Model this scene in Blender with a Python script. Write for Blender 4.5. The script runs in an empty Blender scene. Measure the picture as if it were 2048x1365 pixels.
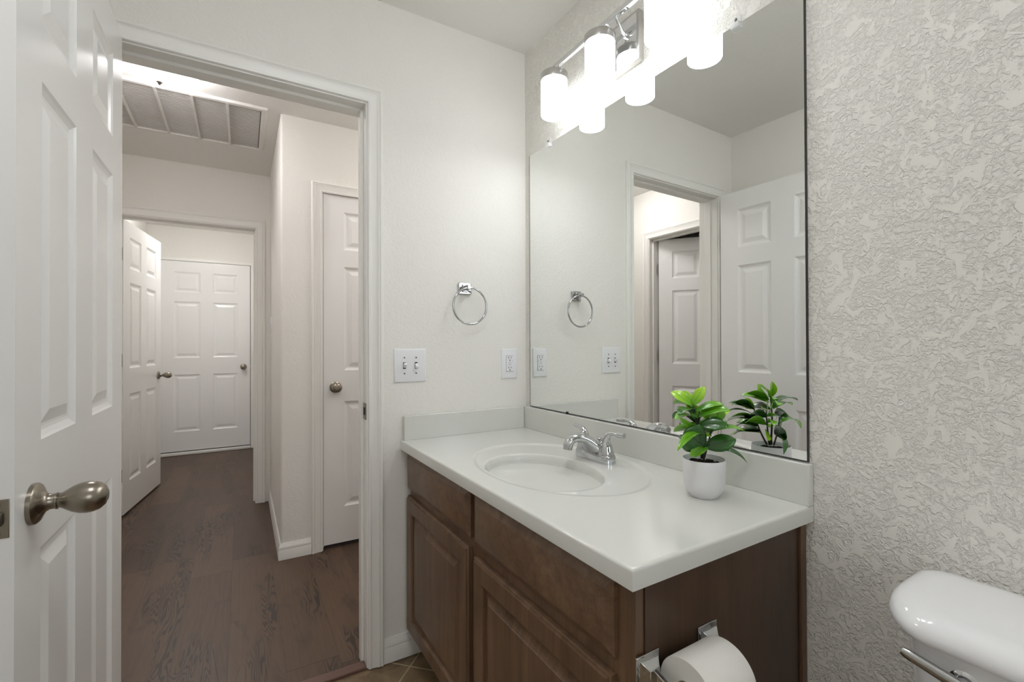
import bpy, math, random
from mathutils import Matrix, Vector
random.seed(7)
SC = bpy.context.scene
COL = SC.collection
PI = math.pi

# ------------------------------------------------------------------ camera
TH, PITCH, ROLL, FPX = .5291, .0074, -.0041, 922.74
fw = Vector((math.sin(TH), math.cos(TH), 0)); rt = Vector((math.cos(TH), -math.sin(TH), 0)); up = Vector((0, 0, 1))
fw, up = fw*math.cos(PITCH) + up*math.sin(PITCH), up*math.cos(PITCH) - fw*math.sin(PITCH)
rt, up = rt*math.cos(ROLL) + up*math.sin(ROLL), up*math.cos(ROLL) - rt*math.sin(ROLL)
cam_data = bpy.data.cameras.new('camera')
cam_data.sensor_width = 36; cam_data.lens = FPX/2048*36; cam_data.clip_start = .02
cam = bpy.data.objects.new('camera', cam_data); COL.objects.link(cam)
mw = Matrix((rt, up, -fw)).transposed().to_4x4(); mw.translation = (-1.0818, -1.7275, 1.18)
cam.matrix_world = mw
SC.camera = cam

# ------------------------------------------------------------------ world, exposure, light levels
w = bpy.data.worlds.new('world'); SC.world = w; w.use_nodes = True
w.node_tree.nodes['Background'].inputs[0].default_value = (.9, .95, 1, 1)
w.node_tree.nodes['Background'].inputs[1].default_value = .02
vs = SC.view_settings
vs.view_transform = 'Standard'; vs.look = 'None'; vs.gamma = 1; vs.use_curve_mapping = False
vs.exposure = 1.5
SC.cycles.use_denoising = True
SC.cycles.max_bounces = 8; SC.cycles.diffuse_bounces = 6; SC.cycles.glossy_bounces = 5
SC.cycles.use_adaptive_sampling = True; SC.cycles.adaptive_threshold = .03
SHADE_L, BULB_L, DOME_L, FAR_L, WINDOW_L, BATH_FILL_L = 1.9, 15.0, 9.5, 13.0, 1.2, 9.2

# ------------------------------------------------------------------ materials
def srgb(r, g, b):
    f = lambda c: (c/255/12.92) if c/255 <= .04045 else ((c/255+.055)/1.055)**2.4
    return (f(r), f(g), f(b), 1)

class NT:
    def __init__(s, name):
        s.m = bpy.data.materials.new(name); s.m.use_nodes = True
        s.t = s.m.node_tree; s.b = s.t.nodes['Principled BSDF']
    def n(s, typ, **kw):
        x = s.t.nodes.new('ShaderNode'+typ)
        for k, v in kw.items():
            if k.startswith('i_'): x.inputs[int(k[2:]) if k[2:].isdigit() else k[2:].replace('_', ' ')].default_value = v
            else: setattr(x, k, v)
        return x
    def l(s, a, b): s.t.links.new(a, b)
    def math(s, op, a, b=None, c=None, clamp=False):
        x = s.n('Math', operation=op); x.use_clamp = clamp
        for i, v in enumerate((a, b, c)):
            if v is None: continue
            if isinstance(v, (int, float)): x.inputs[i].default_value = v
            else: s.l(v, x.inputs[i])
        return x.outputs[0]
    def ramp(s, fac, stops):
        x = s.n('ValToRGB'); e = x.color_ramp.elements
        while len(e) < len(stops): e.new(.5)
        for k, (p, c) in enumerate(stops):
            e[k].position = p; e[k].color = c if len(c) == 4 else (*c, 1)
        s.l(fac, x.inputs[0]); return x.outputs[0]
    def mix(s, fac, a, b, mode='MIX'):
        x = s.n('MixRGB', blend_type=mode)
        for i, v in enumerate((fac, a, b)):
            if isinstance(v, (int, float)): x.inputs[i].default_value = v
            elif isinstance(v, tuple): x.inputs[i].default_value = v
            else: s.l(v, x.inputs[i])
        return x.outputs[0]
    def co(s, scale=(1, 1, 1), rot=(0, 0, 0), loc=(0, 0, 0), out='Object'):
        t = s.n('TexCoord'); m = s.n('Mapping')
        m.inputs['Scale'].default_value = scale; m.inputs['Rotation'].default_value = rot; m.inputs['Location'].default_value = loc
        s.l(t.outputs[out], m.inputs[0]); return m.outputs[0]
    def noise(s, vec, scale, detail=3, rough=.5, dist=0):
        x = s.n('TexNoise'); s.l(vec, x.inputs['Vector'])
        x.inputs['Scale'].default_value = scale; x.inputs['Detail'].default_value = detail
        x.inputs['Roughness'].default_value = rough; x.inputs['Distortion'].default_value = dist
        return x.outputs[0]
    def bump(s, h, strength, dist):
        x = s.n('Bump'); x.inputs['Strength'].default_value = strength; x.inputs['Distance'].default_value = dist
        s.l(h, x.inputs['Height']); s.l(x.outputs[0], s.b.inputs['Normal'])

def plain(name, col, rough=.5, metal=0., spec=.5, coat=0., noise=0.):
    k = NT(name); b = k.b
    b.inputs['Roughness'].default_value = rough; b.inputs['Metallic'].default_value = metal
    b.inputs['Specular IOR Level'].default_value = spec; b.inputs['Coat Weight'].default_value = coat
    if noise:
        f = k.noise(k.co(), 9, 4, .6)
        d = tuple(c*(1-noise) for c in col[:3]) + (1,)
        k.l(k.mix(f, col, d), b.inputs['Base Color'])
    else:
        b.inputs['Base Color'].default_value = col
    return k.m

def glow(name, col, strength, base=(.9, .9, .9, 1), rough=.35):
    k = NT(name); b = k.b
    b.inputs['Base Color'].default_value = base; b.inputs['Roughness'].default_value = rough
    b.inputs['Emission Color'].default_value = col; b.inputs['Emission Strength'].default_value = strength
    return k.m

def knockdown(name, col, scale=48, strength=.3, dist=.002, rough=.6):
    k = NT(name); b = k.b
    v = k.co()
    n1 = k.noise(v, scale*1.9, 3, .6, .7)
    rough_h = k.ramp(n1, [(.40, (0, 0, 0)), (.52, (.7, .7, .7)), (.62, (1, 1, 1))])
    n2 = k.noise(v, scale*.55, 3, .6, .8)
    mask = k.ramp(n2, [(.53, (0, 0, 0)), (.58, (1, 1, 1))])
    h = k.mix(mask, rough_h, (.95, .95, .95, 1))
    fine = k.noise(v, 160, 2, .5)
    h2 = k.math('ADD', h, k.math('MULTIPLY', fine, .10))
    k.bump(h2, strength, dist)
    b.inputs['Base Color'].default_value = col
    b.inputs['Roughness'].default_value = rough; b.inputs['Specular IOR Level'].default_value = .35
    return k.m

WALL = srgb(238, 235, 229)
M = {}
M['wall'] = knockdown('wall_paint', WALL)
M['wall_rough'] = knockdown('wall_paint_heavy', srgb(237, 234, 227), 60, .75, .003)
M['ceiling'] = knockdown('ceiling_paint', srgb(236, 234, 229), 40, .25, .002)
M['trim'] = plain('trim_paint', srgb(240, 238, 233), .32, spec=.5)
M['door'] = plain('door_paint', srgb(240, 239, 237), .25, spec=.5)
M['chrome'] = plain('chrome', (.83, .84, .85, 1), .06, 1)
M['nickel'] = plain('satin_nickel', srgb(150, 142, 130), .28, 1)
M['steel'] = plain('hinge_steel', srgb(120, 114, 104), .4, 1)
M['black'] = plain('black_slot', (.01, .01, .01, 1), .6)
M['plate'] = plain('white_plastic', srgb(238, 238, 240), .3)
M['porcelain'] = plain('porcelain', srgb(240, 240, 241), .08, coat=.5)
M['marble'] = plain('cultured_marble', srgb(219, 219, 213), .14, coat=.3)
M['faucet_chrome'] = plain('faucet_chrome', (.60, .61, .62, 1), .05, 1)
M['ring_chrome'] = plain('ring_chrome', (.5, .5, .5, 1), .08, 1)
M['mirror'] = plain('mirror_silver', (.89, .905, .89, 1), 0.0, 1)
M['mirror_edge'] = plain('mirror_edge', srgb(38, 36, 30), .4)
M['brushed'] = plain('brushed_plate', srgb(205, 203, 200), .3, 1)
M['pot'] = plain('matte_ceramic', srgb(225, 224, 226), .55)
M['paper'] = plain('tissue_paper', srgb(232, 229, 222), .95, spec=.1, noise=.03)
M['cardboard'] = plain('cardboard', srgb(172, 146, 112), .9)
M['stem'] = plain('stem_bark', srgb(48, 40, 26), .7, noise=.3)
M['dark'] = plain('dark_gap', srgb(30, 26, 22), .9)
M['grille'] = plain('grille_white', srgb(222, 219, 214), .45)
M['filter'] = plain('filter_dust', srgb(104, 92, 78), .95, noise=.2)
M['shade'] = glow('lit_opal_glass', (.94, .975, 1, 1), SHADE_L)
M['bulb_disc'] = glow('lit_bottom_diffuser', (.94, .97, 1, 1), BULB_L)
M['dome'] = glow('lit_dome_glass', (1, .975, .99, 1), DOME_L)
M['corner_fill_dome'] = glow('corner_fill_dome_glass', (1, .975, .99, 1), 8.5)  # glow of the unseen lamp added to brighten the hall
M['far_dome'] = glow('lit_far_dome_glass', (.98, .98, 1, 1), FAR_L)
M['bath_fill_dome'] = glow('bath_fill_dome_glass', (.93, .965, 1, 1), BATH_FILL_L)  # glow of the invented bathroom fill lamp
M['daylight'] = glow('daylit_frosted_pane', (.86, .93, 1, 1), WINDOW_L)
k = NT('clip_plastic'); k.b.inputs['Base Color'].default_value = (.9, .9, .9, 1); k.b.inputs['Alpha'].default_value = .4
k.b.inputs['Roughness'].default_value = .12; M['clip'] = k.m

def soil():
    k = NT('potting_soil'); f = k.noise(k.co(), 220, 3, .7)
    k.l(k.ramp(f, [(.3, srgb(14, 10, 8)), (.7, srgb(58, 44, 34))]), k.b.inputs['Base Color'])
    k.bump(f, .9, .004); k.b.inputs['Roughness'].default_value = .95; return k.m
M['soil'] = soil()

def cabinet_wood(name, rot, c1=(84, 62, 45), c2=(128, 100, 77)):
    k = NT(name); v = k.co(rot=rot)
    s = k.n('Mapping'); s.inputs['Scale'].default_value = (14, 14, 1.1); k.l(v, s.inputs[0])
    f1 = k.noise(s.outputs[0], 2.2, 5, .6, .6)
    s2 = k.n('Mapping'); s2.inputs['Scale'].default_value = (90, 90, 4); k.l(v, s2.inputs[0])
    f2 = k.noise(s2.outputs[0], 2, 3, .6)
    big = k.noise(v, 4, 2, .5, .5)
    f = k.math('ADD', k.math('MULTIPLY', f1, .5), k.math('ADD', k.math('MULTIPLY', f2, .2), k.math('MULTIPLY', big, .3)))
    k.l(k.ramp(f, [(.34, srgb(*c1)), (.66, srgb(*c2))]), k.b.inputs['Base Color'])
    k.bump(f2, .06, .001)
    k.b.inputs['Roughness'].default_value = .33; k.b.inputs['Specular IOR Level'].default_value = .45
    return k.m
M['wood_v'] = cabinet_wood('stained_wood_upright', (0, 0, 0))
M['wood_h'] = cabinet_wood('stained_wood_level', (PI/2, 0, 0))
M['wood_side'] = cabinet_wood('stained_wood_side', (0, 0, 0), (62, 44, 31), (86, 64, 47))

def plank_floor():
    k = NT('plank_floor'); t = k.n('TexCoord'); sp = k.n('SeparateXYZ'); k.l(t.outputs['Object'], sp.inputs[0])
    x, y = sp.outputs[0], sp.outputs[1]
    PW, PL = .182, 1.22
    xi = k.math('DIVIDE', k.math('ADD', x, 20.055), PW); row = k.math('FLOOR', xi)
    wn = k.n('TexWhiteNoise', noise_dimensions='1D'); k.l(row, wn.inputs['W'])
    yi = k.math('ADD', k.math('DIVIDE', k.math('ADD', y, 20.), PL), k.math('MULTIPLY', wn.outputs[0], 7.))
    pid = k.math('FLOOR', yi)
    cx = k.n('CombineXYZ'); k.l(row, cx.inputs[0]); k.l(pid, cx.inputs[1])
    wn2 = k.n('TexWhiteNoise', noise_dimensions='2D'); k.l(cx.outputs[0], wn2.inputs['Vector'])
    tone = wn2.outputs[0]
    # grain coordinates, shifted per plank
    gv = k.n('CombineXYZ')
    k.l(k.math('ADD', x, k.math('MULTIPLY', tone, 37.)), gv.inputs[0]); k.l(k.math('ADD', y, k.math('MULTIPLY', tone, 91.)), gv.inputs[1])
    m1 = k.n('Mapping'); m1.inputs['Scale'].default_value = (11, 1.5, 1); k.l(gv.outputs[0], m1.inputs[0])
    g = k.noise(m1.outputs[0], 1.0, 3, .45, .5)
    rings = k.math('SINE', k.math('MULTIPLY', g, 150.))
    rings = k.math('SMOOTH_MIN', k.math('MULTIPLY', k.math('SUBTRACT', rings, .1), 1.6), 1., .1)
    rings = k.math('MAXIMUM', rings, 0.)
    m2 = k.n('Mapping'); m2.inputs['Scale'].default_value = (7, 1.1, 1); m2.inputs['Location'].default_value = (5, 3, 0); k.l(gv.outputs[0], m2.inputs[0])
    mask = k.ramp(k.noise(m2.outputs[0], 1.0, 2, .5, .2), [(.54, (0, 0, 0)), (.61, (1, 1, 1))])
    m3 = k.n('Mapping'); m3.inputs['Scale'].default_value = (70, 3, 1); k.l(gv.outputs[0], m3.inputs[0])
    fine = k.noise(m3.outputs[0], 1.5, 4, .6)
    m4 = k.n('Mapping'); m4.inputs['Scale'].default_value = (9, 3.2, 1); k.l(gv.outputs[0], m4.inputs[0])
    smudge = k.ramp(k.noise(m4.outputs[0], 1.3, 4, .65, .6), [(.56, (0, 0, 0)), (.72, (1, 1, 1))])
    base = k.ramp(k.math('ADD', k.math('MULTIPLY', tone, .3), k.math('MULTIPLY', fine, .7)),
                  [(.2, srgb(70, 51, 37)), (.8, srgb(98, 74, 55))])
    c = k.mix(k.math('MULTIPLY', smudge, .6), base, srgb(50, 39, 32))
    c = k.mix(k.math('MULTIPLY', k.math('MULTIPLY', rings, mask), .92), c, srgb(44, 32, 25))
    fx = k.math('FRACT', xi); fy = k.math('FRACT', yi)
    ex = k.math('LESS_THAN', k.math('MINIMUM', fx, k.math('SUBTRACT', 1., fx)), .006)
    ey = k.math('LESS_THAN', k.math('MINIMUM', fy, k.math('SUBTRACT', 1., fy)), .0012)
    seam = k.math('MAXIMUM', k.math('MULTIPLY', ex, .45), k.math('MULTIPLY', ey, .9))
    c = k.mix(seam, c, srgb(30, 21, 16))
    k.l(c, k.b.inputs['Base Color']); k.b.inputs['Roughness'].default_value = .42
    k.bump(fine, .08, .001)
    return k.m
M['planks'] = plank_floor()

def tile_floor():
    k = NT('tile_floor'); t = k.n('TexCoord')
    m = k.n('Mapping'); m.inputs['Location'].default_value = (.548, .062, 0); m.vector_type = 'POINT'
    k.l(t.outputs['Object'], m.inputs[0])
    r = k.n('VectorRotate', rotation_type='Z_AXIS'); r.inputs['Angle'].default_value = PI/4; k.l(m.outputs[0], r.inputs['Vector'])
    sp = k.n('SeparateXYZ'); k.l(r.outputs[0], sp.inputs[0])
    T = .33; es = []
    for o in (0, 1):
        fx = k.math('FRACT', k.math('ADD', k.math('DIVIDE', sp.outputs[o], T), 20.))
        es.append(k.math('LESS_THAN', k.math('MINIMUM', fx, k.math('SUBTRACT', 1., fx)), .008))
    gr = k.math('MAXIMUM', es[0], es[1])
    f = k.noise(t.outputs['Object'], 14, 5, .65, .6)
    c = k.ramp(f, [(.3, srgb(106, 87, 63)), (.7, srgb(150, 126, 96))])
    k.l(k.mix(gr, c, srgb(186, 168, 134)), k.b.inputs['Base Color'])
    k.bump(k.math('SUBTRACT', 1., gr), .4, .002)
    k.b.inputs['Roughness'].default_value = .4; return k.m
M['tile'] = tile_floor()

def leaf_mat(name, c_lo, c_hi, vein):
    k = NT(name); uv = k.n('UVMap'); sp = k.n('SeparateXYZ'); k.l(uv.outputs[0], sp.inputs[0])
    ax = k.math('ABSOLUTE', k.math('SUBTRACT', sp.outputs[0], .5))
    mid = k.math('LESS_THAN', ax, .022)
    diag = k.math('SINE', k.math('MULTIPLY', k.math('SUBTRACT', sp.outputs[1], k.math('MULTIPLY', ax, .9)), 34.))
    side = k.math('MULTIPLY', k.math('GREATER_THAN', diag, .93), .45)
    c = k.ramp(k.math('ADD', sp.outputs[1], k.math('MULTIPLY', k.noise(k.co(), 60, 2), .3)), [(.1, c_lo), (1., c_hi)])
    c = k.mix(k.math('MAXIMUM', k.math('MULTIPLY', mid, .8), side), c, vein)
    k.l(c, k.b.inputs['Base Color'])
    k.b.inputs['Roughness'].default_value = .26; k.b.inputs['Coat Weight'].default_value = .25
    k.b.inputs['Subsurface Weight'].default_value = 0
    return k.m
M['leaf_bright'] = leaf_mat('leaf_bright', srgb(96, 168, 26), srgb(172, 222, 44), srgb(60, 120, 20))
M['leaf_mid'] = leaf_mat('leaf_mid', srgb(66, 136, 22), srgb(124, 190, 40), srgb(34, 84, 14))
M['leaf_dark'] = leaf_mat('leaf_dark', srgb(22, 62, 18), srgb(48, 106, 28), srgb(18, 50, 12))

# ------------------------------------------------------------------ mesh helpers
WORLD = Matrix.Identity(4)
A = .0168
MF = Matrix.Rotation(A, 4, 'Z')          # frame of the mirror wall (a hair off square)

class MB:
    def __init__(s): s.v = []; s.f = []; s.mi = []; s.uv = None
    def add(s, vs, fs, mi=0):
        o = len(s.v); s.v += [tuple(p) for p in vs]; s.f += [tuple(i+o for i in f) for f in fs]; s.mi += [mi]*len(fs); return o
    def box(s, x0, x1, y0, y1, z0, z1, mi=0, mat=None):
        vs = [(x, y, z) for z in (z0, z1) for x, y in ((x0, y0), (x1, y0), (x1, y1), (x0, y1))]
        if mat is not None: vs = [mat @ Vector(p) for p in vs]
        s.add(vs, [(3, 2, 1, 0), (4, 5, 6, 7), (0, 1, 5, 4), (1, 2, 6, 5), (2, 3, 7, 6), (3, 0, 4, 7)], mi); return s
    def rings(s, rings, mi=0, cap0=True, cap1=True, closed=True):
        n = len(rings[0]); o = len(s.v)
        for r in rings: s.v += [tuple(p) for p in r]
        for i in range(len(rings)-1):
            for j in range(n if closed else n-1):
                a, b = o+i*n+j, o+i*n+(j+1) % n
                s.f.append((a, b, b+n, a+n)); s.mi.append(mi)
        if cap0: s.f.append(tuple(o+j for j in reversed(range(n)))); s.mi.append(mi)
        if cap1: s.f.append(tuple(o+(len(rings)-1)*n+j for j in range(n))); s.mi.append(mi)
        return s
    def lathe(s, prof, origin=(0, 0, 0), axis=(0, 0, 1), n=32, mi=0, cap0=True, cap1=True):
        ax = Vector(axis).normalized(); q = Vector((0, 0, 1)).rotation_difference(ax); o = Vector(origin)
        R = [[o + q @ Vector((r*math.cos(2*PI*j/n), r*math.sin(2*PI*j/n), h)) for j in range(n)] for r, h in prof]
        return s.rings(R, mi, cap0, cap1)
    def tube(s, pts, rad, n=14, mi=0, flat=1., flatdir=(0, 0, 1), closed=False):
        P = [Vector(p) for p in pts]; R = []
        rr = rad if isinstance(rad, (list, tuple)) else [rad]*len(P)
        for i, p in enumerate(P):
            if closed: t = (P[(i+1) % len(P)] - P[i-1]).normalized()
            else: t = (P[min(i+1, len(P)-1)] - P[max(i-1, 0)]).normalized()
            u = Vector(flatdir); u = (u - t*u.dot(t))
            u = u.normalized() if u.length > 1e-4 else t.orthogonal().normalized()
            v = t.cross(u)
            R.append([p + rr[i]*(u*math.cos(2*PI*j/n)*flat + v*math.sin(2*PI*j/n)) for j in range(n)])
        if closed:
            R.append(R[0]); return s.rings(R, mi, False, False)
        return s.rings(R, mi)
    def prism(s, poly, z0, z1, mi=0):
        return s.rings([[(x, y, z0) for x, y in poly], [(x, y, z1) for x, y in poly]], mi)
    def build(s, name, mats, parent=None, frame=WORLD, bevel=0., seg=2, smooth=40, kind=None, label=None, cat=None, group=None, subsurf=0, solid=0.):
        me = bpy.data.meshes.new(name); me.from_pydata(s.v, [], s.f)
        if not isinstance(mats, (list, tuple)): mats = [mats]
        for m in mats: me.materials.append(m)
        if len(mats) > 1: me.polygons.foreach_set('material_index', s.mi)
        if s.uv:
            l = me.uv_layers.new(name='UVMap')
            for lo in me.loops: l.data[lo.index].uv = s.uv[lo.vertex_index]
        me.validate(); me.update()
        if smooth:
            me.polygons.foreach_set('use_smooth', [True]*len(me.polygons)); me.set_sharp_from_angle(angle=math.radians(smooth))
        o = bpy.data.objects.new(name, me); COL.objects.link(o)
        if parent is not None:
            o.parent = parent; o.matrix_parent_inverse = WM[parent.name].inverted()
        o.matrix_basis = frame; WM[o.name] = frame
        if bevel:
            b = o.modifiers.new('bevel', 'BEVEL'); b.width = bevel; b.segments = seg; b.limit_method = 'ANGLE'; b.angle_limit = math.radians(40)
            b.harden_normals = False
        if subsurf:
            b = o.modifiers.new('sub', 'SUBSURF'); b.levels = subsurf; b.render_levels = subsurf
        if solid:
            b = o.modifiers.new('solid', 'SOLIDIFY'); b.thickness = solid; b.offset = 0
        tag(o, label, cat, group, kind); return o
WM = {}
def tag(o, label=None, cat=None, group=None, kind=None):
    for k_, v in (('label', label), ('category', cat), ('group', group), ('kind', kind)):
        if v: o[k_] = v
def thing(name, loc, label, cat, frame=WORLD, rz=0., group=None, kind=None):
    o = bpy.data.objects.new(name, None); COL.objects.link(o); o.empty_display_size = .05
    o.matrix_basis = frame @ Matrix.Translation(loc) @ Matrix.Rotation(rz, 4, 'Z'); WM[o.name] = o.matrix_basis.copy()
    tag(o, label, cat, group, kind); return o

# ------------------------------------------------------------------ room shell
CZ = 2.466
def S(name, mb, m, label=None, **kw):
    return mb.build(name, m, kind='structure', label=label, **kw)
m = MB(); m.box(-3.6, .8, .02, 4.7, -.1, 0); S('floor_hall', m, M['planks'], 'dark brown wood plank floor running down the hall')
m = MB(); m.box(-1.72, .3, -3.5, .02, -.1, -.004); S('floor_bathroom', m, M['tile'], 'brown tile floor laid diagonally in the bathroom')
m = MB(); m.box(-3.6, .9, -3.6, 4.7, CZ, CZ+.1); S('ceiling', m, M['ceiling'], 'white textured ceiling')
# wall with the bathroom doorway
JX0, JX1, JZ = -1.408, -.69, 2.067
m = MB(); m.box(-2.02, JX0-.018, 0, .12, 0, CZ); m.box(JX1+.018, .9, 0, .12, 0, CZ); m.box(JX0-.018, JX1+.018, 0, .12, JZ+.018, CZ)
S('wall_front', m, M['wall'], 'cream textured wall with the bathroom doorway')
m = MB(); m.box(0, .12, -3.5, 0, 0, CZ); S('wall_right', m, M['wall_rough'], 'cream heavily textured wall behind mirror and toilet', frame=MF)
m = MB(); m.box(-1.67, -1.55, -3.5, 0, 0, CZ); S('wall_left', m, M['wall'], 'cream bathroom wall behind the open door')
WX0, WX1, WZ0, WZ1 = -1.25, -.35, 1.15, 2.05
m = MB(); m.box(-1.67, WX0, -3.5, -3.38, 0, CZ); m.box(WX1, .2, -3.5, -3.38, 0, CZ); m.box(WX0, WX1, -3.5, -3.38, 0, WZ0); m.box(WX0, WX1, -3.5, -3.38, WZ1, CZ)
S('wall_back', m, M['wall'], 'cream bathroom wall with the frosted window')
# hall
m = MB(); m.box(-2.02, -1.9, .12, .152, 0, CZ); m.box(-2.02, -1.9, .973, 2.23, 0, CZ); m.box(-2.02, -1.9, .152, .973, JZ+.012, CZ)
S('wall_hall_left', m, M['wall'], 'cream hall wall with a doorway seen in the mirror')
def arc(cx, cy, r, a0, a1, n=6): return [(cx+r*math.cos(a0+(a1-a0)*i/n), cy+r*math.sin(a0+(a1-a0)*i/n)) for i in range(n+1)]
CX, CY = -.899, 1.115
m = MB()
poly = [(-.698, CY)] + [(-.698, CY+.12), (CX+.12, CY+.12), (CX+.12, 2.25), (CX, 2.25)] + arc(CX+.014, CY+.014, .014, PI, 1.5*PI)
m.prism(poly, 0, CZ)
m.box(-.698, -.04, CY, CY+.12, JZ+.016, CZ); m.box(-.04, .8, CY, CY+.12, 0, CZ)
S('wall_hall_corner', m, M['wall'], 'cream wall corner with rounded edge and closed closet door')
E0, E1 = -1.83, -.998; EZ = 2.057
m = MB(); m.box(-2.02, E0-.018, 2.23, 2.37, 0, CZ); m.box(E1+.018, CX+.12, 2.23, 2.37, 0, CZ); m.box(E0-.018, E1+.018, 2.23, 2.37, EZ+.018, CZ)
S('wall_hall_end', m, M['wall'], 'cream wall at the end of the hall with a cased doorway')
m = MB(); m.box(-2.1, -1.855, 4.40, 4.52, 0, CZ); m.box(-.985, -.8, 4.40, 4.52, 0, CZ); m.box(-1.855, -.985, 4.40, 4.52, 2.115, CZ)
S('wall_far', m, M['wall'], 'cream wall around the far closed door')
m = MB(); m.box(-.95, -.83, 2.37, 4.40, 0, CZ); S('wall_far_right', m, M['wall'])
m = MB(); m.box(-2.07, -1.95, 2.37, 4.40, 0, CZ); S('wall_far_left', m, M['wall'])
m = MB(); m.box(.8, .9, .12, 1.235, 0, CZ); S('wall_hall_right', m, M['wall'])
m = MB(); m.box(-3.6, -3.5, -.3, 2.3, 0, CZ); m.box(-3.5, -2.02, -.3, -.2, 0, CZ); m.box(-3.5, -2.02, 2.1, 2.2, 0, CZ)
S('wall_side_room', m, M['wall'])

# ------------------------------------------------------------------ trim: casings, jambs, baseboards
PROF = [(0, 0), (0, .006), (.003, .0095), (.009, .0105), (.012, .0085), (.03, .0115), (.036, .014), (.040, .0165), (.044, .0125), (.047, .0165), (.053, .0165), (.057, .013), (.058, 0)]
def casing(x0, x1, zt, prof=PROF, rev=.005, scale=1.):
    """U-shaped casing in local x/z, standing out of the wall towards -y."""
    m = MB(); R = []
    for w_, h in prof:
        w_ *= scale; a, b, t = x0-rev-w_, x1+rev+w_, zt+rev+w_
        R.append([(a, -h, 0), (a, -h, t), (b, -h, t), (b, -h, 0)])
    return m.rings(R, cap0=False, cap1=False, closed=False)
def jamb(x0, x1, zt, y0, y1, ys0, ys1, stop=.011):
    m = MB(); t = .018
    m.box(x0-t, x0, y0, y1, 0, zt+t); m.box(x1, x1+t, y0, y1, 0, zt+t); m.box(x0, x1, y0, y1, zt, zt+t)
    m.box(x0, x0+stop, ys0, ys1, 0, zt); m.box(x1-stop, x1, ys0, ys1, 0, zt); m.box(x0+stop, x1-stop, ys0, ys1, zt-stop, zt)
    return m
def rotframe(loc, rz): return Matrix.Translation(loc) @ Matrix.Rotation(rz, 4, 'Z')

S('trim_1', casing(JX0, JX1, JZ, scale=.95), M['trim'], 'white moulded casing around the bathroom doorway')
S('trim_2', casing(-JX1, -JX0, JZ), M['trim'], 'white casing on the hall side of the bathroom doorway', frame=rotframe((0, .12, 0), PI))
j1 = S('trim_3', jamb(JX0, JX1, JZ, 0, .12, .042, .078), M['trim'], 'white jamb lining the bathroom doorway', bevel=.0012)
S('trim_4', casing(-.68, -.06, JZ-.012), M['trim'], 'white casing around the closet door', frame=rotframe((0, CY, 0), 0))
S('trim_5', jamb(-.68, -.06, JZ-.004, CY, CY+.12, CY+.046, CY+.08), M['trim'], 'white jamb of the closet door')
S('trim_6', casing(E0, E1, EZ, scale=1.05), M['trim'], 'white casing around the doorway at the end of the hall', frame=rotframe((0, 2.23, 0), 0))
S('trim_7', jamb(E0, E1, EZ, 2.23, 2.37, 2.29, 2.33), M['trim'], 'white jamb of the doorway at the end of the hall')
S('trim_8', casing(-1.842, -1.0, 2.10, prof=[(0, 0), (0, .009), (.004, .012), (.02, .014), (.03, .012), (.032, 0)], rev=.002), M['trim'], 'thin white casing around the far door', frame=rotframe((0, 4.40, 0), 0))
S('trim_9', casing(-.955, -.17, JZ-.006), M['trim'], 'white casing of the side room doorway', frame=rotframe((-1.9, 0, 0), PI/2) @ Matrix.Translation((0, 0, 0)) @ Matrix.Scale(-1, 4, (1, 0, 0)))
m = MB()
for y0, y1 in ((.152, .17), (.955, .973)): m.box(-2.02, -1.9, y0, y1, 0, JZ+.012)
m.box(-2.02, -1.9, .17, .955, JZ-.006, JZ+.012); m.box(-1.975, -1.94, .944, .955, 0, JZ-.006); m.box(-1.975, -1.94, .17, .955, JZ-.017, JZ-.006)
S('trim_10', m, M['trim'], 'white jamb of the side room doorway', bevel=.001)
BPROF = [(0, 0), (.012, 0), (.012, .052), (.0105, .056), (.012, .060), (.009, .072), (.0045, .082), (.0035, .088), (0, .088)]
def baseboard(name, path, label=None, frame=WORLD):
    """path: list of (x, y); profile grows to the right-hand side of the travel direction."""
    m = MB(); R = []; P = [Vector(p) for p in path]
    for i, p in enumerate(P):
        d0 = (P[i]-P[i-1]).normalized() if i else (P[1]-P[0]).normalized()
        d1 = (P[i+1]-P[i]).normalized() if i < len(P)-1 else d0
        n0 = Vector((d0.y, -d0.x)); n1 = Vector((d1.y, -d1.x)); n = n0+n1; n = n/(n.dot(n0))
        R.append([(p.x+n.x*a, p.y+n.y*a, z) for a, z in BPROF])
    m.rings(R); return S(name, m, M['trim'], label, frame=frame)
baseboard('baseboard_front', [(-.632, 0), (-.02, 0)], 'white baseboard between doorway casing and vanity')
baseboard('baseboard_left', [(-1.55, -3.38), (-1.55, -.01)])
baseboard('baseboard_right', [(0, -1.19), (0, -3.37)], 'white baseboard below the toilet tank', frame=MF)
baseboard('baseboard_hall', [(CX, 2.213), (CX, CY), (-.744, CY)], 'white baseboard wrapping the hall wall corner')
baseboard('baseboard_far', [(-.95, 4.40), (-.95, 2.37)])
m = MB(); m.box(JX0, JX1, .0, .046, -.01, .006); S('trim_11', m, plain('reducer_wood', srgb(118, 88, 76), .45, noise=.15), 'brown wood transition strip across the bathroom doorway', bevel=.004)
m = MB(); m.box(-1.842, -1.0, 4.355, 4.42, 0, .03); S('trim_12', m, M['trim'], 'white threshold under the far door', bevel=.006)

# strike plate on the right jamb
m = MB(); m.box(JX1-.0022, JX1+.0005, -.0005, .044, .906, .966); m.box(JX1-.0035, JX1-.0015, .012, .030, .922, .950, 1)
m.build('strike_plate', [M['nickel'], M['black']], j1, bevel=.0008, label='nickel strike plate on the jamb')

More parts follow.
